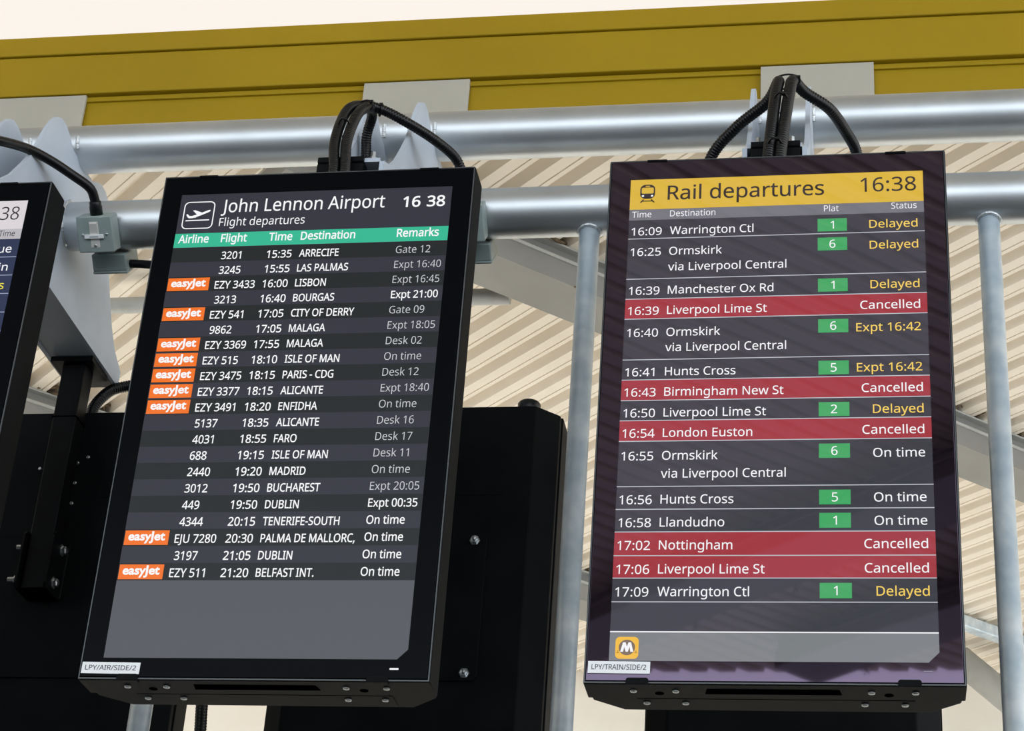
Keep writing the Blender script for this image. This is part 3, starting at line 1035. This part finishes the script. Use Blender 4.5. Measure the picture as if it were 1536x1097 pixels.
# yellow stepped fascia with white panels
YF = 8.4
for n_, (ya, yb, za, zb, x0, x1) in enumerate(((-0.012, 0.30, 6.612, 6.735, -12, 9), (0.0, 0.30, 6.352, 6.608, -12, 9), (0.04, 0.20, 6.12, 6.354, -12, 9))):
    m = MB()
    m.box(x0, x1, YF + ya, YF + yb, EYE + za, EYE + zb, bevel=0.006)
    if n_ == 2:
        m.box(x0, x1, YF + 0.025, YF + 0.06, EYE + 6.315, EYE + 6.345, bevel=0.004)
    struct('trim_%d' % (n_ + 1), m, K['yellow'])
for x, l in ((-4.345, 'white panel under the yellow fascia at the left edge of the photo'), (-2.265, 'white panel under the yellow fascia above the airport board'), (-0.215, 'white panel under the yellow fascia above the rail board')):
    m = MB()
    m.box(-0.28, 0.28, -0.022, 0.0, -0.05, 0.175, bevel=0.003)
    tag(obj('cladding_panel', m, K['white_clad'], None, (x, YF + 0.03, EYE + 6.172)), l, 'panel', 'white panels under the yellow fascia')

# ribbed roof sheets
def ribbed(name, x0, x1, y0, y1, z, ang, pitch, phase, depth):
    d = Vector((math.cos(ang), math.sin(ang)))
    nrm = Vector((-math.sin(ang), math.cos(ang)))
    prof = [(0.0, 0.0), (0.355, 0.0), (0.365, 0.12), (0.395, 0.12), (0.405, 0.0), (0.55, 0.0), (0.63, 1.0), (0.84, 1.0)]
    cs = [Vector((x, y)).dot(nrm) for x in (x0, x1) for y in (y0, y1)]
    k0, k1 = math.floor((min(cs) - phase) / pitch) - 1, math.ceil((max(cs) - phase) / pitch) + 1
    mb = MB()
    prev = None
    for k in range(k0, k1):
        for f_, h_ in prof:
            s = phase + (k + f_) * pitch
            ts = []
            o = nrm * s
            lo, hi = -1e9, 1e9
            for a, da, mn, mx in ((o.x, d.x, x0, x1), (o.y, d.y, y0, y1)):
                t0, t1 = (mn - a) / da, (mx - a) / da
                lo, hi = max(lo, min(t0, t1)), min(hi, max(t0, t1))
            if hi - lo < 0.01:
                prev = None
                continue
            p, q_ = o + d * lo, o + d * hi
            cur = (mb.b.verts.new((p.x, p.y, z + h_ * depth)), mb.b.verts.new((q_.x, q_.y, z + h_ * depth)))
            if prev:
                mb.b.faces.new((prev[0], prev[1], cur[1], cur[0]))
            prev = cur
    return struct(name, mb, K['deck'])
ANG = math.radians(-44)
ribbed('ceiling', -8.5, 7.5, YF + 0.12, 17.0, EYE + 6.30, ANG, 0.195, 6.207, 0.07)
near = ribbed('ceiling_near', -30, 6.5, -12.7, 8.5, EYE + 7.30, ANG, 0.195, 6.207, 0.07)

# grey roof beams crossing below the sheets at 43 degrees
BA = math.radians(43)
bd = Vector((math.cos(BA), math.sin(BA), 0))
bn = Vector((math.sin(BA), -math.cos(BA), 0))
def beam(n0, t0, t1, label, zb=6.05, wd=0.345):
    t = thing('roof_beam', label, 'beam', tuple(bn * n0 + bd * t0 + Vector((0, 0, EYE + zb))), 'grey beams under the ribbed roof')
    L = t1 - t0
    def sect(name, pts, m_):
        mb = MB()
        va = [mb.b.verts.new(bn * a + Vector((0, 0, b))) for a, b in pts]
        vb = [mb.b.verts.new(bn * a + Vector((0, 0, b)) + bd * L) for a, b in pts]
        mb.b.faces.new(va); mb.b.faces.new(vb[::-1])
        for i in range(len(pts)):
            j = (i + 1) % len(pts)
            mb.b.faces.new((va[i], vb[i], vb[j], va[j]))
        return obj(name, mb, m_, t)
    sect('web', [(0.0, 0.0), (0.0, 0.135), (-wd, 0.135), (-wd, 0.0)], K['beam'])
    sect('ledge', [(0.012, 0.135), (0.012, 0.155), (-wd - 0.015, 0.155), (-wd - 0.015, 0.135)], K['brace'])
    sect('upper_web', [(-0.05, 0.155), (-0.05, 0.236), (-wd + 0.045, 0.236), (-wd + 0.045, 0.155)], K['beam'])
    sect('top_flange', [(0.0, 0.236), (0.0, 0.249), (-wd - 0.005, 0.249), (-wd - 0.005, 0.236)], K['brace'])
    for k in range(int(L / 1.3)):
        mb = MB()
        c = bd * (0.6 + 1.3 * k) + bn * (0.0)
        mb.tube([c + Vector((0, 0, 0.02)), c + bn * 0.03 + Vector((0, 0, -0.01)), c + bn * 0.035 + bd * 0.03 + Vector((0, 0, -0.05))], 0.006, 6)
        mb.tube([c + bn * 0.03 + Vector((0, 0, -0.01)), c + bn * 0.05 - bd * 0.05 + Vector((0, 0, -0.035))], 0.005, 6)
        obj('wire_stub', mb, K['brown'], t)
    return t
beam(-8.443, 3.75, 16.0, 'wide grey roof beam passing behind the posts beside the rail board')
beam(-12.25, 2.5, 15.0, 'wide grey roof beam farther back, seen past the hanging post at left')

beam(6.85, -10.5, 2.2, 'roof beam over the photographer, mirrored as a pale band in the rail board', 7.05, 0.70)
beam(8.70, -8.8, 0.5, 'outermost roof beam behind the photographer, mirrored low in the rail board', 7.05, 0.60)

# nest litter and filler scraps lodged between the beams and the sheets
def litter(n0, t0, t1, label):
    mb = MB()
    for k in range(int((t1 - t0) * 55)):
        c = bd * random.uniform(t0, t1) + bn * (n0 - random.uniform(-0.02, 0.16)) + Vector((0, 0, EYE + 6.30 + random.uniform(0.006, 0.045)))
        a = random.uniform(0, 6.28)
        e = Vector((math.cos(a), math.sin(a), random.uniform(-0.35, 0.25))) * random.uniform(0.03, 0.11)
        mb.tube([c - e, c + Vector((0, 0, random.uniform(-.015, .02))), c + e], random.uniform(0.003, 0.012), 5)
    o = tag(obj('nest_litter', mb, K['brown']), label, 'debris')
    o['kind'] = 'stuff'
litter(-8.443, 4.6, 10.5, 'brown twigs and scraps lodged above the nearer grey beam')
litter(-12.25, 3.2, 10.5, 'brown twigs and scraps lodged above the farther grey beam')

# thin horizontal bracing tube and diagonal braces
m = MB()
m.tube([(-9, 10.22, EYE + 6.12), (-5, 10.22, EYE + 6.12), (-2.05, 10.22, EYE + 6.12)], 0.05, 24)
tag(obj('bracing_tube', m, K['brace']), 'slim grey horizontal tube joining the nearer roof beam, seen left of the airport board', 'tube')
m = MB()
m.tube([(0.70, 16.2, EYE + 6.16), (2.6, 16.2, EYE + 4.42)], 0.115, 28)
tag(obj('bracing_tube', m, K['brace']), 'thick pale diagonal tube against the cream wall at the right', 'tube')
m = MB()
m.box(-0.2, 1.8, -0.05, 0.05, -0.05, 0.05, bevel=0.01)
tg = tag(obj('steel_angle', m, K['galv'], None, (0.55, 15.45, EYE + 6.235)), 'pale steel angle above the thick diagonal tube at the right', 'beam')
tg.rotation_euler = (0, 0, BA)
